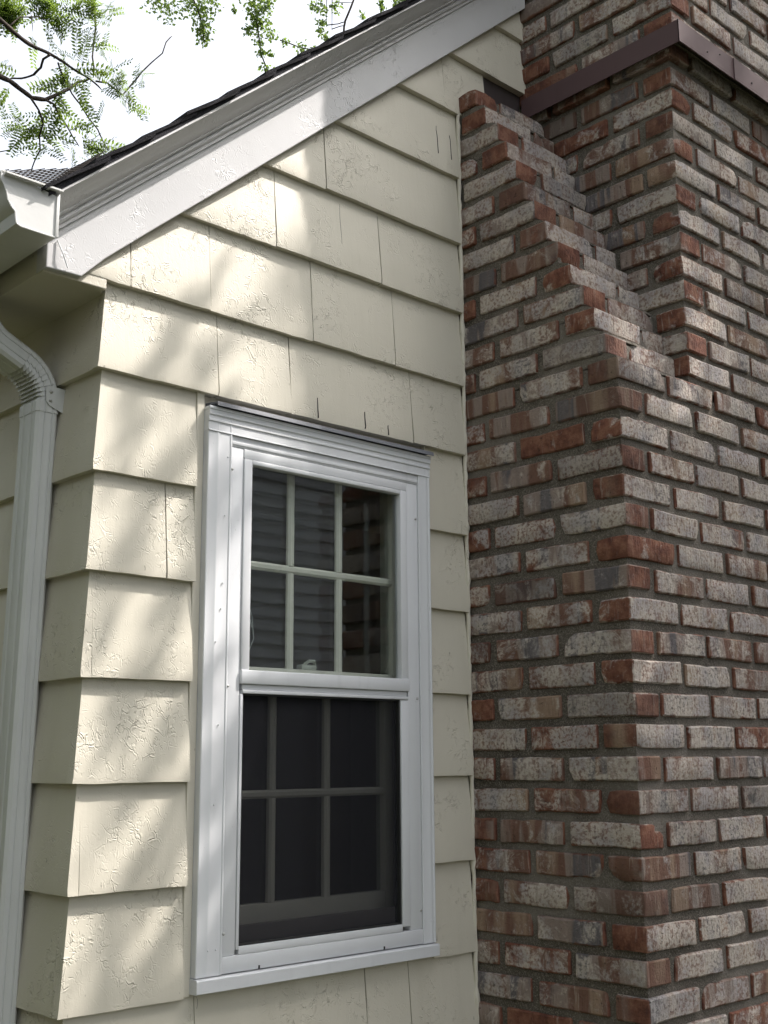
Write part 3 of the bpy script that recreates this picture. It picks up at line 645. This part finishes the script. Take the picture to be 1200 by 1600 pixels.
# rank by how large each shows in the view
fw = Vector((.669237, .71455, .203813)); rt = Vector((.730783, -.682578, -.006532)); upv = Vector((-.134451, -.153315, .978988)); eye = Vector((-1.158729, -2.08383, .287359))
def score(b):
    v = Vector(((b[0] + b[1]) / 2, (b[2] + b[3]) / 2, b[4] - b[5] / 2)) - eye
    z = v.dot(fw); u, q = v.dot(rt) / z * 1859, v.dot(upv) / z * 1859
    inside = abs(u) < 615 and abs(q) < 815
    for n in range(1, NR + 1):              # stack bricks buried behind the shoulder
        if abs(b[4] - (ZB + n * H2)) < .005 and XS - .001 < b[0] < XS + .05 and b[2] > -yn(n) - .02: inside = False
    return (1 if inside else 0, ((b[1] - b[0]) + (b[3] - b[2])) / z)
order = sorted(range(len(bricks)), key=lambda i: score(bricks[i]), reverse=True)
cache = {}
def brick_geo(L, Wd, H, seed):
    r = random.Random(seed); be = .0036
    def axis(len_, n):
        h = len_ / 2; inner = [-h + be + (len_ - 2 * be) * k / n for k in range(n + 1)]
        return [-h] + inner + [h]
    ax = (axis(L, max(1, round(L / .03))), axis(Wd, max(1, round(Wd / .04))), axis(H, 2)); dims = (L / 2, Wd / 2, H / 2)
    idx = {}; V = []; F = []
    chips = []
    for _ in range(r.randint(2, 5)):
        c = [r.choice((-1, 1)) * d for d in dims]; c[0] = r.uniform(-1, 1) * dims[0]
        chips.append((Vector(c), r.uniform(.008, .020), r.uniform(.002, .006)))
    for _ in range(r.randint(0, 2)):
        c = [r.choice((-1, 1)) * d for d in dims]; chips.append((Vector(c), r.uniform(.015, .03), r.uniform(.005, .010)))
    bow = r.uniform(-.0012, .0012); skew = r.uniform(-.0016, .0016); so_ = Vector((r.uniform(0, 90), r.uniform(0, 90), r.uniform(0, 90)))
    edge_r = r.uniform(.0009, .0019)
    def vert(i, j, k):
        if (i, j, k) in idx: return idx[(i, j, k)]
        p = Vector((ax[0][i], ax[1][j], ax[2][k])); ext = [a for a, (q, m_) in enumerate(((i, len(ax[0]) - 1), (j, len(ax[1]) - 1), (k, len(ax[2]) - 1))) if q in (0, m_)]
        if len(ext) >= 2:
            for a in ext: p[a] -= math.copysign(edge_r * (1.35 if len(ext) == 3 else 1), p[a])
        nv = mnoise.noise_vector(p * 26 + so_); p2 = p + nv * .0012 + mnoise.noise_vector(p * 75 + so_) * .0009
        p2.z += bow * (p.x / dims[0]) ** 2 * 2 + skew * p.x / dims[0]
        for c, rad, dep in chips:
            d = (p - c).length
            if d < rad: p2 -= p.normalized() * dep * (1 - d / rad) ** .6
        idx[(i, j, k)] = len(V); V.append(p2); return idx[(i, j, k)]
    n = [len(a) for a in ax]
    for a, b, c in ((0, 1, 2), (1, 2, 0), (2, 0, 1)):
        for side in (0, n[c] - 1):
            for q in range(n[a] - 1):
                for s in range(n[b] - 1):
                    ids = []
                    for (qq, ss) in ((q, s), (q + 1, s), (q + 1, s + 1), (q, s + 1)):
                        t = [0, 0, 0]; t[a] = qq; t[b] = ss; t[c] = side; ids.append(vert(*t))
                    F.append(tuple(ids) if side else tuple(reversed(ids)))
    return V, F
def brick_mesh(L, Wd, H):
    key = (round(L / .008), round(Wd / .008), H); lst = cache.setdefault(key, [])
    if len(lst) < 14:
        V, F = brick_geo(L, Wd, H, len(lst) * 131 + key[0] * 7 + key[1])
        lst.append(G().add(V, F).mesh("brick", True)); lst[-1].set_sharp_from_angle(angle=math.radians(27)); lst[-1].materials.append(MT['brick']); return lst[-1]
    return brng.choice(lst)
rest = G()
for rank, bi in enumerate(order):
    x0, x1, y0, y1, zt, h, axis, colb = bricks[bi]
    L, Wd = (x1 - x0, y1 - y0) if axis == 'x' else (y1 - y0, x1 - x0)
    c = Vector(((x0 + x1) / 2 + brng.uniform(-.0012, .0022), (y0 + y1) / 2 + brng.uniform(-.0018, .0026), zt - h / 2 + brng.uniform(-.0012, .0012)))
    rz = (0 if axis == 'x' else math.pi / 2) + brng.uniform(-.010, .010) + (math.pi if brng.random() < .5 else 0)
    if rank < 300:
        o = bpy.data.objects.new("brick", brick_mesh(L, Wd, h)); COL.objects.link(o)
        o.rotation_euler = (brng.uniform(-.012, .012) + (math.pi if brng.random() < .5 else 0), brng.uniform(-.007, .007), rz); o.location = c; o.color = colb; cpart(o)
    else:
        me = brick_mesh(L, Wd, h); mat = Matrix.Translation(c) @ Matrix.Rotation(rz, 4, 'Z')
        rest.add([mat @ v.co for v in me.vertices], [p.vertices[:] for p in me.polygons])
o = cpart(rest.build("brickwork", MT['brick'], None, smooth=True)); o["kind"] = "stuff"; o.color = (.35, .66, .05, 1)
rc = .0085
core = G().box(W + rc, XR - rc, -D + rc, -.002, GROUND, ZB - .009)
for n in range(1, NR + 1):
    core.box(W + rc, XS + .03, -yn(n) + rc, -.003, ZB + (n - 1) * H2 - .012, ZB + n * H2 - .010)
core.box(XS + rc, XR - rc, -D + rc, -.0025, ZB - .03, 2.19); core.box(1.353 + rc, XR + .02 - rc, -.540 + rc, -.0022, 2.165, ZB + 57 * H2 - .004)
cpart(core.build("mortar_core", MT['mortar']))
wash = G()
for n in range(0, NR):
    zt = ZB + n * H2; ya, yb_ = -yn(n) + .004, -yn(n + 1) + .006; rr = []
    for q in range(13):
        x = W + .004 + (XS - W - .006) * q / 12; j1 = mnoise.noise(Vector((x * 30, n * 3.3, 0))); j2 = mnoise.noise(Vector((x * 22, n * 2.1, 7)))
        rr.append([(x, ya + .007 * (j1 + .6), zt - .004), (x, ya + .007 * (j1 + .6), zt + .002), (x, (ya + yb_) / 2, zt + .008 + .004 * j2), (x, yb_, zt + .013 + .008 * j2), (x, yb_ + .02, zt + .010), (x, yb_ + .02, zt - .006)])
    wash.loft(rr)
cpart(wash.build("mortar_wash", MT['mortar'], None, auto=40))
bx, by = 1.340, -.566
bd = G().box(bx, bx + .003, by, -.024, 2.136, 2.2005).box(bx, 1.617, by - .0005, by + .003, 2.1365, 2.201)
bd.add([(bx, by, 2.2005), (1.353 + .01, -.53, 2.212), (1.353 + .01, -.024, 2.212), (bx, -.024, 2.2005)], [(0, 1, 2, 3)]).add([(bx, by, 2.2005), (1.617, by, 2.2005), (1.617, -.53, 2.212), (1.363, -.53, 2.212)], [(0, 1, 2, 3)])
bd.box(bx + .003, 1.617, by + .003, -D - .004, 2.1360, 2.1375) if False else None
band = cpart(bd.build("metal_band", MT['band']))
bd2 = G().box(1.610, XR + .05, by - .0035, by - .0005, 2.135, 2.201).add([(1.61, by - .003, 2.201), (XR + .05, by - .003, 2.201), (XR + .05, -.53, 2.2125), (1.61, -.53, 2.2125)], [(0, 1, 2, 3)])
cpart(bd2.build("metal_band", MT['band']))
for x, zz in ((1.47, 2.158), (1.535, 2.178), (1.70, 2.160), (1.80, 2.172)):
    o = screw(x, by - .0034, zz, .0026, None); o.data.materials[0] = MT['flashing']; o.parent = chim; o.matrix_parent_inverse = CH_INV; o.name = "nail_head"
cpart(G().box(1.19, 1.352, -.006, -.001, 2.04, 2.245).build("step_flashing", MT['flashing']))

# ------------------------------------------------------------------ gutter and downspout
gut = tag(empty("gutter", (-.23, 0, 1.3)), "white metal eaves gutter with dark mesh guard under the roof edge", "gutter")
GI = Matrix.Translation((.23, 0, -1.3))
def gpart(o): o.parent = gut; o.matrix_parent_inverse = GI; return o
P = [(-.1685, 1.347), (-.1685, 1.265), (-.176, 1.2625), (-.243, 1.2635), (-.251, 1.267), (-.2535, 1.279), (-.2545, 1.289), (-.2625, 1.296), (-.270, 1.307), (-.2735, 1.322), (-.279, 1.335), (-.2855, 1.344), (-.2865, 1.361), (-.2785, 1.3625)]
inn = [(x + (.002 if k > 3 else -.002 if k < 2 else 0), z + (.002 if 1 <= k <= 4 else .0)) for k, (x, z) in enumerate(P)]
ring = P + inn[::-1]
ys_ = [-.12 + .4 * k for k in range(17)]
gpart(G().loft([[(x, y, z) for x, z in ring] for y in ys_]).build("trough", MT['gutter'], None, auto=30))
cap = [(x, z) for x, z in P] + [(-.2785, 1.357)]
gpart(G().loft([[(x, -.1205, z) for x, z in P], [(x, -.1185, z) for x, z in P]]).build("end_cap", MT['gutter'], None))
rim = G()
for a, b in zip(P[:-1], P[1:]):
    rim.tube([(a[0], -.1212, a[1]), (b[0], -.1212, b[1])], [.0019, .0019], 6)
rim.box(-.281, -.166, -.1335, -.1195, 1.3545, 1.3580).box(-.1735, -.1668, -.1235, -.1200, 1.264, 1.352, .001)
gpart(rim.build("end_cap_flange", MT['gutter'], None, auto=40))
gd = G(); px, py = .0105, .0105
def gz(x): return max(1.3635 + .38 * (x + .284), roofz(x) + .036)
NX, NY = 18, 62
def gp(ix, iy):
    x = -.282 + .0118 * ix; y = -.114 + py * iy; return Vector((x, y + (px / 2 if ix % 2 else 0), gz(x)))
for ix in range(NX):
    for iy in range(NY):
        a = gp(ix, iy)
        for bq in ((ix + 1, iy), (ix + 1, iy - 1 if ix % 2 == 0 else iy + 1)):
            b = gp(*bq); d = (b - a).normalized(); s = Vector((-d.y, d.x, 0)) * .00125
            gd.add([a - s, b - s, b + s, a + s, a - s + Vector((0, 0, .0012)), b - s + Vector((0, 0, .0012)), b + s + Vector((0, 0, .0012)), a + s + Vector((0, 0, .0012))],
                   [(0, 1, 2, 3), (4, 5, 6, 7), (0, 1, 5, 4), (3, 2, 6, 7)])
gpart(gd.build("gutter_guard", MT['guard'], None))
nail = tag(G().tube([(-.128, -.0445, 1.297), (-.118, -.051, 1.270), (-.106, -.050, 1.243)], [.0016, .0018, .0012], 6).build("gutter_nail", MT['white_alu']), "thin white painted wire on the rake board end below the gutter", "wire")

ds = tag(empty("downspout", (-.036, .18, GROUND)), "white ribbed rectangular downspout with crimped elbow on the shaded side wall", "downspout")
DI = Matrix.Translation((.036, -.18, -GROUND))
def dpart(o): o.parent = ds; o.matrix_parent_inverse = DI; return o
def section(wy=.041, wx=.0245):
    r = .006; pts = []
    def side(ax0, ay0, ax1, ay1, nx_, ny_):
        for t in (.0, .2, .235, .29, .325, .46, .54, .675, .71, .765, .80, 1.0):
            dep = -.0022 if t in (.235, .29, .71, .765) else (-.0008 if t in (.46, .54) else 0)
            pts.append((ax0 + (ax1 - ax0) * t + nx_ * dep, ay0 + (ay1 - ay0) * t + ny_ * dep))
    side(-wx, -wy + r, -wx, wy - r, -1, 0); side(-wx + r, wy, wx - r, wy, 0, 1); side(wx, wy - r, wx, -wy + r, 1, 0); side(wx - r, -wy, -wx + r, -wy, 0, -1)
    return pts
SEC = section()
dx0, dy0 = -.0445, .1825
g = G().loft([[(dx0 + lean(z) + a, dy0 + b, z) for a, b in SEC] for z in (GROUND + .1, -.6, 0, .5, 1.015)])
dpart(g.build("pipe", MT['downspout'], None, auto=35))
cx, cz, Rb, NS = dx0 + lean(1.0) - .092, 1.026, .092, 9     # elbow: nine overlapping pleats, then out to the gutter outlet
def elbow_ring(x, z, a, off):
    rr = []
    for u, v in SEC:
        inner = .5 - u / .049                      # 1 on the hollow of the bend, 0 on its back
        uu = u * 1.05 + off * inner * 1.5; vv = v * 1.045 * (1 - off * 9 * (.25 + inner))
        rr.append((x + uu * math.cos(a), dy0 + vv, z + uu * math.sin(a)))
    return rr
rings = [elbow_ring(cx + Rb, 1.003, 0, 0), elbow_ring(cx + Rb, 1.0255, 0, 0)]
AE = math.radians(64)
for s_ in range(NS):
    for f_, off in ((.02, 0.0), (.5, .0022), (.93, .0044), (.985, .0046)):
        a = AE * (s_ + f_) / NS; rings.append(elbow_ring(cx + Rb * math.cos(a), cz + Rb * math.sin(a), a, off))
lx, lz = cx + Rb * math.cos(AE), cz + Rb * math.sin(AE)
for k in range(3): rings.append(elbow_ring(lx - math.sin(AE) * .03 * (k + .03), lz + math.cos(AE) * .03 * (k + .03), AE, 0))
px_, pz_ = lx - math.sin(AE) * .06, lz + math.cos(AE) * .06
for k in range(1, 10):
    a = AE - AE * k / 9; px_ -= math.sin(a) * .011; pz_ += math.cos(a) * .011; rings.append(elbow_ring(px_, pz_, a, 0))
dpart(G().loft(rings).build("elbow", MT['downspout'], None, auto=28))
g = G(); pts = [(-.052, 1.028), (-.0475, 1.034), (-.004, 1.032), (-.003, .985), (-.012, .980), (-.042, .991), (-.051, 1.000)]
g.loft([[(x + .008, dy0 - .0455, z + .026) for x, z in pts], [(x + .008, dy0 - .0435, z + .026) for x, z in pts]])
strap = dpart(g.build("strap", MT['downspout'], None))
for zz in (1.047, 1.028):
    o = screw(-.033, dy0 - .0457, zz, .0038, None); o.parent = strap

# ------------------------------------------------------------------ trees
def leaf_quads(g, c, d, up, length, width, fold=.25):
    d = d.normalized(); s = d.cross(up)
    if s.length < 1e-4: s = d.orthogonal()
    s.normalize(); n = s.cross(d)
    a = c; b = c + d * length * .5 + s * width * .5 + n * width * fold; e = c + d * length; f = c + d * length * .5 - s * width * .5 + n * width * fold
    g.add([a, b, e, f], [(0, 1, 2), (0, 2, 3)])
def rvec(r, zb=0.0):
    return Vector((r.gauss(0, 1), r.gauss(0, 1), r.gauss(0, 1) + zb)).normalized()
def pinnate(g, r, base, d, length):
    """one locust leaf: a drooping midrib with paired leaflets"""
    n = r.randint(8, 10); p = Vector(base); d = d.normalized(); pts = [p.copy()]; up = rvec(r)
    side = d.cross(up).normalized(); stepl = length / n
    for i in range(n):
        d = (d + Vector((0, 0, -.07)) + side * .02).normalized(); p = p + d * stepl; pts.append(p.copy())
        ll = length * .20 * (1 - .35 * abs(i / n - .4)); side = (side - d * side.dot(d)).normalized(); nn = side.cross(d)
        for sgn in (-1, 1):
            ld = (side * sgn * .92 + d * .42 + nn * r.uniform(-.25, .25)).normalized()
            leaf_quads(g, p, ld, nn, ll * r.uniform(.85, 1.1), ll * .40, .12)
    for a, b in zip(pts[:-1], pts[1:]):
        s = side * .0007; g.add([a - s, b - s, b + s, a + s], [(0, 1, 2, 3)])

def branch(g, pts, seg=6, seed=0):
    P = []; Rr = []
    for k in range(len(pts) - 1):
        a, b = Vector(pts[k][:3]), Vector(pts[k + 1][:3])
        for j in range(3):
            t = j / 3; q = a.lerp(b, t); q += mnoise.noise_vector(q * 6 + Vector((seed, 0, 0))) * .012
            P.append(q); Rr.append((pts[k][3] + (pts[k + 1][3] - pts[k][3]) * t) * (1 + .22 * mnoise.noise(q * 30)))
    P.append(Vector(pts[-1][:3])); Rr.append(pts[-1][3] * .6)
    g.tube(P, Rr, seg)

def small_leaf(g, r, c, size):
    d = rvec(r, -.5); leaf_quads(g, c, d, rvec(r), size * r.uniform(.75, 1.25), size * r.uniform(.55, .8), .18)
def sprig(g, r, c, rad, n, size):
    for _ in range(int(n)):
        small_leaf(g, r, Vector(c) + rvec(r) * rad * r.random() ** .5, size)


# honey locust leaning over the roof from the left
tr = tag(empty("locust_tree", (-2.3, 6.4, GROUND)), "locust tree with feathery leaves and bare twigs above the gutter", "tree")
TI = Matrix.Translation((2.3, -6.4, -GROUND))
def tpart(o, root=tr, inv=TI): o.parent = root; o.matrix_parent_inverse = inv; return o
g = G(); rl = random.Random(5)
g.tube([(-2.3, 6.4, GROUND - .1), (-2.25, 6.35, 0), (-2.1, 6.2, 1.6), (-1.9, 6.0, 3.2), (-1.8, 5.9, 4.6)], [.2, .16, .14, .12, .09], 12)
tpart(g.build("trunk", MT['bark'], None, smooth=True))
g = G()
l0 = LOCUST_BRANCH[0][0]; l1 = LOCUST_BRANCH[1][0]
branch(g, [(-1.92, 6.02, 3.1, .07), (-1.2, 5.3, 3.7, .05), (-.2, 4.3, 3.75, .035), (.6, 3.55, 3.68, .022), tuple(l0)], 8)
branch(g, [(-1.85, 5.95, 3.9, .06), (-1.0, 5.0, 4.4, .045), (0, 3.9, 4.2, .03), (.7, 3.2, 3.95, .018), tuple(l1)], 8)
b6 = LOCUST_BRANCH[6][0]; b12 = LOCUST_BRANCH[12][0]; b9 = LOCUST_BRANCH[9][0]
branch(g, [(-1.8, 5.9, 4.5, .05), (-.6, 4.8, 4.9, .03), (.8, 3.6, 4.6, .014), tuple(b6)], 7)
branch(g, [(.8, 3.6, 4.6, .010), tuple(b12)], 6); branch(g, [(-.2, 4.3, 3.75, .02), (.5, 3.7, 3.4, .008), tuple(b9)], 6)
for i, b in enumerate(LOCUST_BRANCH): branch(g, [(q[0], q[1], q[2], q[3] * 1.05) for q in b], 6, i)
tpart(g.build("branch", MT['bark'], None, smooth=True))
nodes = [Vector(q[:3]) for b in LOCUST_BRANCH for q in b]
g = G(); g2 = G()
for (x, y, z, rad, n) in LOCUST_LEAF:
    for _ in range(int(n * 1.35)):
        c = Vector((x, y, z)) + rvec(rl) * rad * 1.1 * rl.random() ** .6
        nb = min(nodes, key=lambda q: (q - c).length); d = (c - nb)
        d = (d.normalized() if d.length > .02 else rvec(rl)) + rvec(rl) * .55
        L = rl.uniform(.125, .19)
        pinnate(g, rl, c - d.normalized() * L * .5, d, L)
for _ in range(520):                          # the rest of the crown, left of and above the view
    t = rl.random(); c = Vector((-1.9, 6.0, 4.6)).lerp(Vector((.55, 3.9, 4.9)), t) + rvec(rl) * rl.uniform(.1, .95)
    if c.z < 3.9 and c.x > -.4: continue
    pinnate(g, rl, c, rvec(rl, -.3), rl.uniform(.09, .14))
for _ in range(420):                          # unseen crown extension, added to cut sky light on the side wall
    c = Vector((-3.3 + rl.gauss(0, 1.3), 2.4 + rl.gauss(0, 2.6), 5.0 + rl.gauss(0, 1.0)))
    v = c - eye; zz = v.dot(fw)
    if c.z < 3.0 or (zz > 0 and v.dot(rt) / zz * 1859 > -690): continue
    sprig(g, rl, c, .5, 60, .12)
tpart(g.build("crown", MT['locust_leaf'], None))

# broad-leaved tree rising behind the roof
ft = tag(empty("maple_tree", (9.5, 6.8, GROUND)), "broad-leaved tree with hanging sprays of foliage behind the white rake", "tree")
FI = Matrix.Translation((-9.5, -6.8, -GROUND)); rf = random.Random(9)
g = G(); g.tube([(9.5, 6.8, GROUND - .1), (9.45, 6.8, 2), (9.4, 6.7, 5), (9.2, 6.7, 8), (8.9, 6.6, 11)], [.28, .23, .18, .13, .05], 12)
tpart(g.build("trunk", MT['bark'], None, smooth=True), ft, FI)
g = G()
for t in FAR_TWIG: branch(g, t, 5)
for t in FAR_TWIG:
    if t[0][2] > 8.0: branch(g, [(8.9, 6.6, 10.9, .05), (t[0][0], t[0][1], 12.0, .03), tuple(t[0])], 5)
tpart(g.build("branch", MT['bark'], None, smooth=True), ft, FI)
g = G()
for x, y, z, rad, n in FAR_LEAF: sprig(g, rf, (x, y, z), rad * 1.05, n * 3.4, .046)
for _ in range(150):
    c = Vector((4.9, 8.6, 10.6)) + Vector((rf.gauss(0, 1.5), rf.gauss(0, 1.2), rf.uniform(-.6, 2.2)))
    v = c - eye; zz = v.dot(fw)
    if 800 - v.dot(upv) / zz * 1859 > -70: continue
    sprig(g, rf, c, .35, 26, .075)
tpart(g.build("crown", MT['maple_leaf'], None), ft, FI)

# shade tree to the right, outside the view but for one drooping spray
st = tag(empty("shade_tree", (6.4, -3.4, GROUND)), "bright green leaf spray of a tree right of the chimney top", "tree")
SI = Matrix.Translation((-6.4, 3.4, -GROUND)); rs = random.Random(17)
g = G(); g.tube([(6.4, -3.4, GROUND - .1), (6.4, -3.35, 1), (6.3, -3.2, 3.2), (6.35, -3.1, 5.2), (6.5, -3.0, 7.2)], [.3, .22, .18, .12, .05], 12)
tpart(g.build("trunk", MT['bark'], None, smooth=True), st, SI)
SV = Vector((1.62, -1.0, 2.55))
HOLES = [(.345, .20, .04)]
def shade_pt(x, z, t): return Vector((x, 0, z)) + SV * t
g = G(); gb = G(); cl = []
def dense(x, z): return (x > .53 and z < 1.9) or (x > .31 and z < .72) or (x > .42 and z < 1.0) or (x > .17 and z < -.02)
tries = 0
while len(cl) < 380 and tries < 9000:
    tries += 1
    x, z = rs.uniform(.15, 3.4), rs.uniform(-2.9, 1.9)
    if not dense(x - .08, z + .10): continue
    if any((x - a) ** 2 + (z - b) ** 2 < (r + .09) ** 2 for a, b, r in HOLES): continue
    cl.append((x, z, rs.uniform(1.9, 3.4), .17, 34, .095))
spray = []
for x0, z0, x1, z1 in SPRAY:
    t = rs.uniform(1.15, 1.6); a, b = shade_pt(x0, z0, t), shade_pt(x1, z1, t); spray.append((a, b))
    for _ in range(24): small_leaf(g, rs, a.lerp(b, rs.random()) + rvec(rs) * .026 * rs.random(), .048)
for _ in range(60): cl.append((rs.uniform(-.7, .30), rs.uniform(-2.2, -.42), rs.uniform(1.5, 2.6), .16, 26, .09))
for x, z, t, r, n, s in cl: sprig(g, rs, shade_pt(x, z, t), r, n, s)
for x, y, z, rad, n in NEAR_LEAF: sprig(g, rs, (x, y, z), rad * 1.2, n, .06)
tpart(g.build("crown", MT['maple_leaf'], None), st, SI)
for x, z, t, r, n, s in cl[::5]:
    e = shade_pt(x, z, t); a = Vector((6.35, -3.15, min(6.8, max(3.0, e.z - .9)))); m_ = a.lerp(e, .5) + Vector((0, 0, .15))
    branch(gb, [(*a, .035), (*m_, .02), (*e, .006)], 5)
nl = NEAR_LEAF[4]; branch(gb, [(6.3, -3.15, 4.2, .05), (5.2, -1.8, 4.7, .03), (4.4, -.6, 4.3, .015), (nl[0], nl[1], nl[2], .005)], 6)
for a, b in spray: branch(gb, [(*(a + (b - a) * -.6 + SV * .3), .010), (*a, .004), (*b, .002)], 5)
branch(gb, [(6.35, -3.15, 5.4, .07), (4.8, -2.5, 4.9, .05), (3.2, -1.8, 4.3, .035), (2.6, -1.6, 3.9, .02), (2.3, -1.5, 3.2, .01)], 7)
tpart(gb.build("branch", MT['bark'], None, smooth=True), st, SI)

# ------------------------------------------------------------------ neighbour's house, mirrored in the window
nb = tag(empty("neighbouring_house", (6.0, -7.5, GROUND)), "grey lap-sided neighbouring house mirrored in the upper window pane", "house")
NI = Matrix.Translation((-6.0, 7.5, -GROUND))
yw = -5.0
nw = tpart(G().box(1.2, 11, yw - 5, yw, GROUND, 6.0).build("wall", MT['grey_siding']), nb, NI)
z = GROUND + .1
bme = None
while z < 5.9:
    if bme is None:
        bme = G().add([(0, .001, 0), (0, .024, 0), (0, .006, .116), (0, .001, .116), (9.7, .001, 0), (9.7, .024, 0), (9.7, .006, .116), (9.7, .001, .116)],
                      [(0, 1, 5, 4), (1, 2, 6, 5), (2, 3, 7, 6), (0, 3, 2, 1), (4, 5, 6, 7)]).mesh("lap_board"); bme.materials.append(MT['grey_siding'])
    o = bpy.data.objects.new("lap_board", bme); COL.objects.link(o); o.location = (1.25, yw, z); o.parent = nb; o.matrix_parent_inverse = NI; z += .104
g = G().box(.9, 11.3, yw - 5.3, yw + .35, 6.0, 6.15); g.add([(.8, yw + .4, 6.14), (11.4, yw + .4, 6.14), (11.4, yw - 2.5, 5.6), (.8, yw - 2.5, 5.6), (.8, yw - 5.4, 6.14), (11.4, yw - 5.4, 6.14)], [(0, 1, 2, 3), (3, 2, 5, 4), (0, 3, 4), (1, 5, 2)])
tpart(g.build("roof", MT['roof']), nb, NI)
tpart(G().box(1.17, 1.28, yw - .05, yw + .03, GROUND, 6.0).box(10.9, 11.02, yw - .05, yw + .03, GROUND, 6.0).build("corner_board", MT['white_corner']), nb, NI)

hd = tag(empty("blocker", (-4.4, 3.5, GROUND)), "unseen leafy hedge along the side yard left of the downspout", "blocker")  # invented leafy mass out of view, holds sky light off the side wall
HI = Matrix.Translation((4.4, -3.5, -GROUND)); rh = random.Random(31)
tpart(G().box(-4.7, -4.1, -5.0, 9.0, GROUND, 2.9).build("branch_core", MT['bark']), hd, HI)
g = G()
for _ in range(1100):
    sprig(g, rh, (-4.05 + rh.uniform(-.1, .15), rh.uniform(-5.1, 9.1), rh.uniform(GROUND, 3.1)), .22, 14, .09)
tpart(g.build("foliage", MT['maple_leaf']), hd, HI)

scene.render.engine = 'CYCLES'
scene.cycles.max_bounces = 6; scene.cycles.diffuse_bounces = 2; scene.cycles.transparent_max_bounces = 24; scene.cycles.glossy_bounces = 6
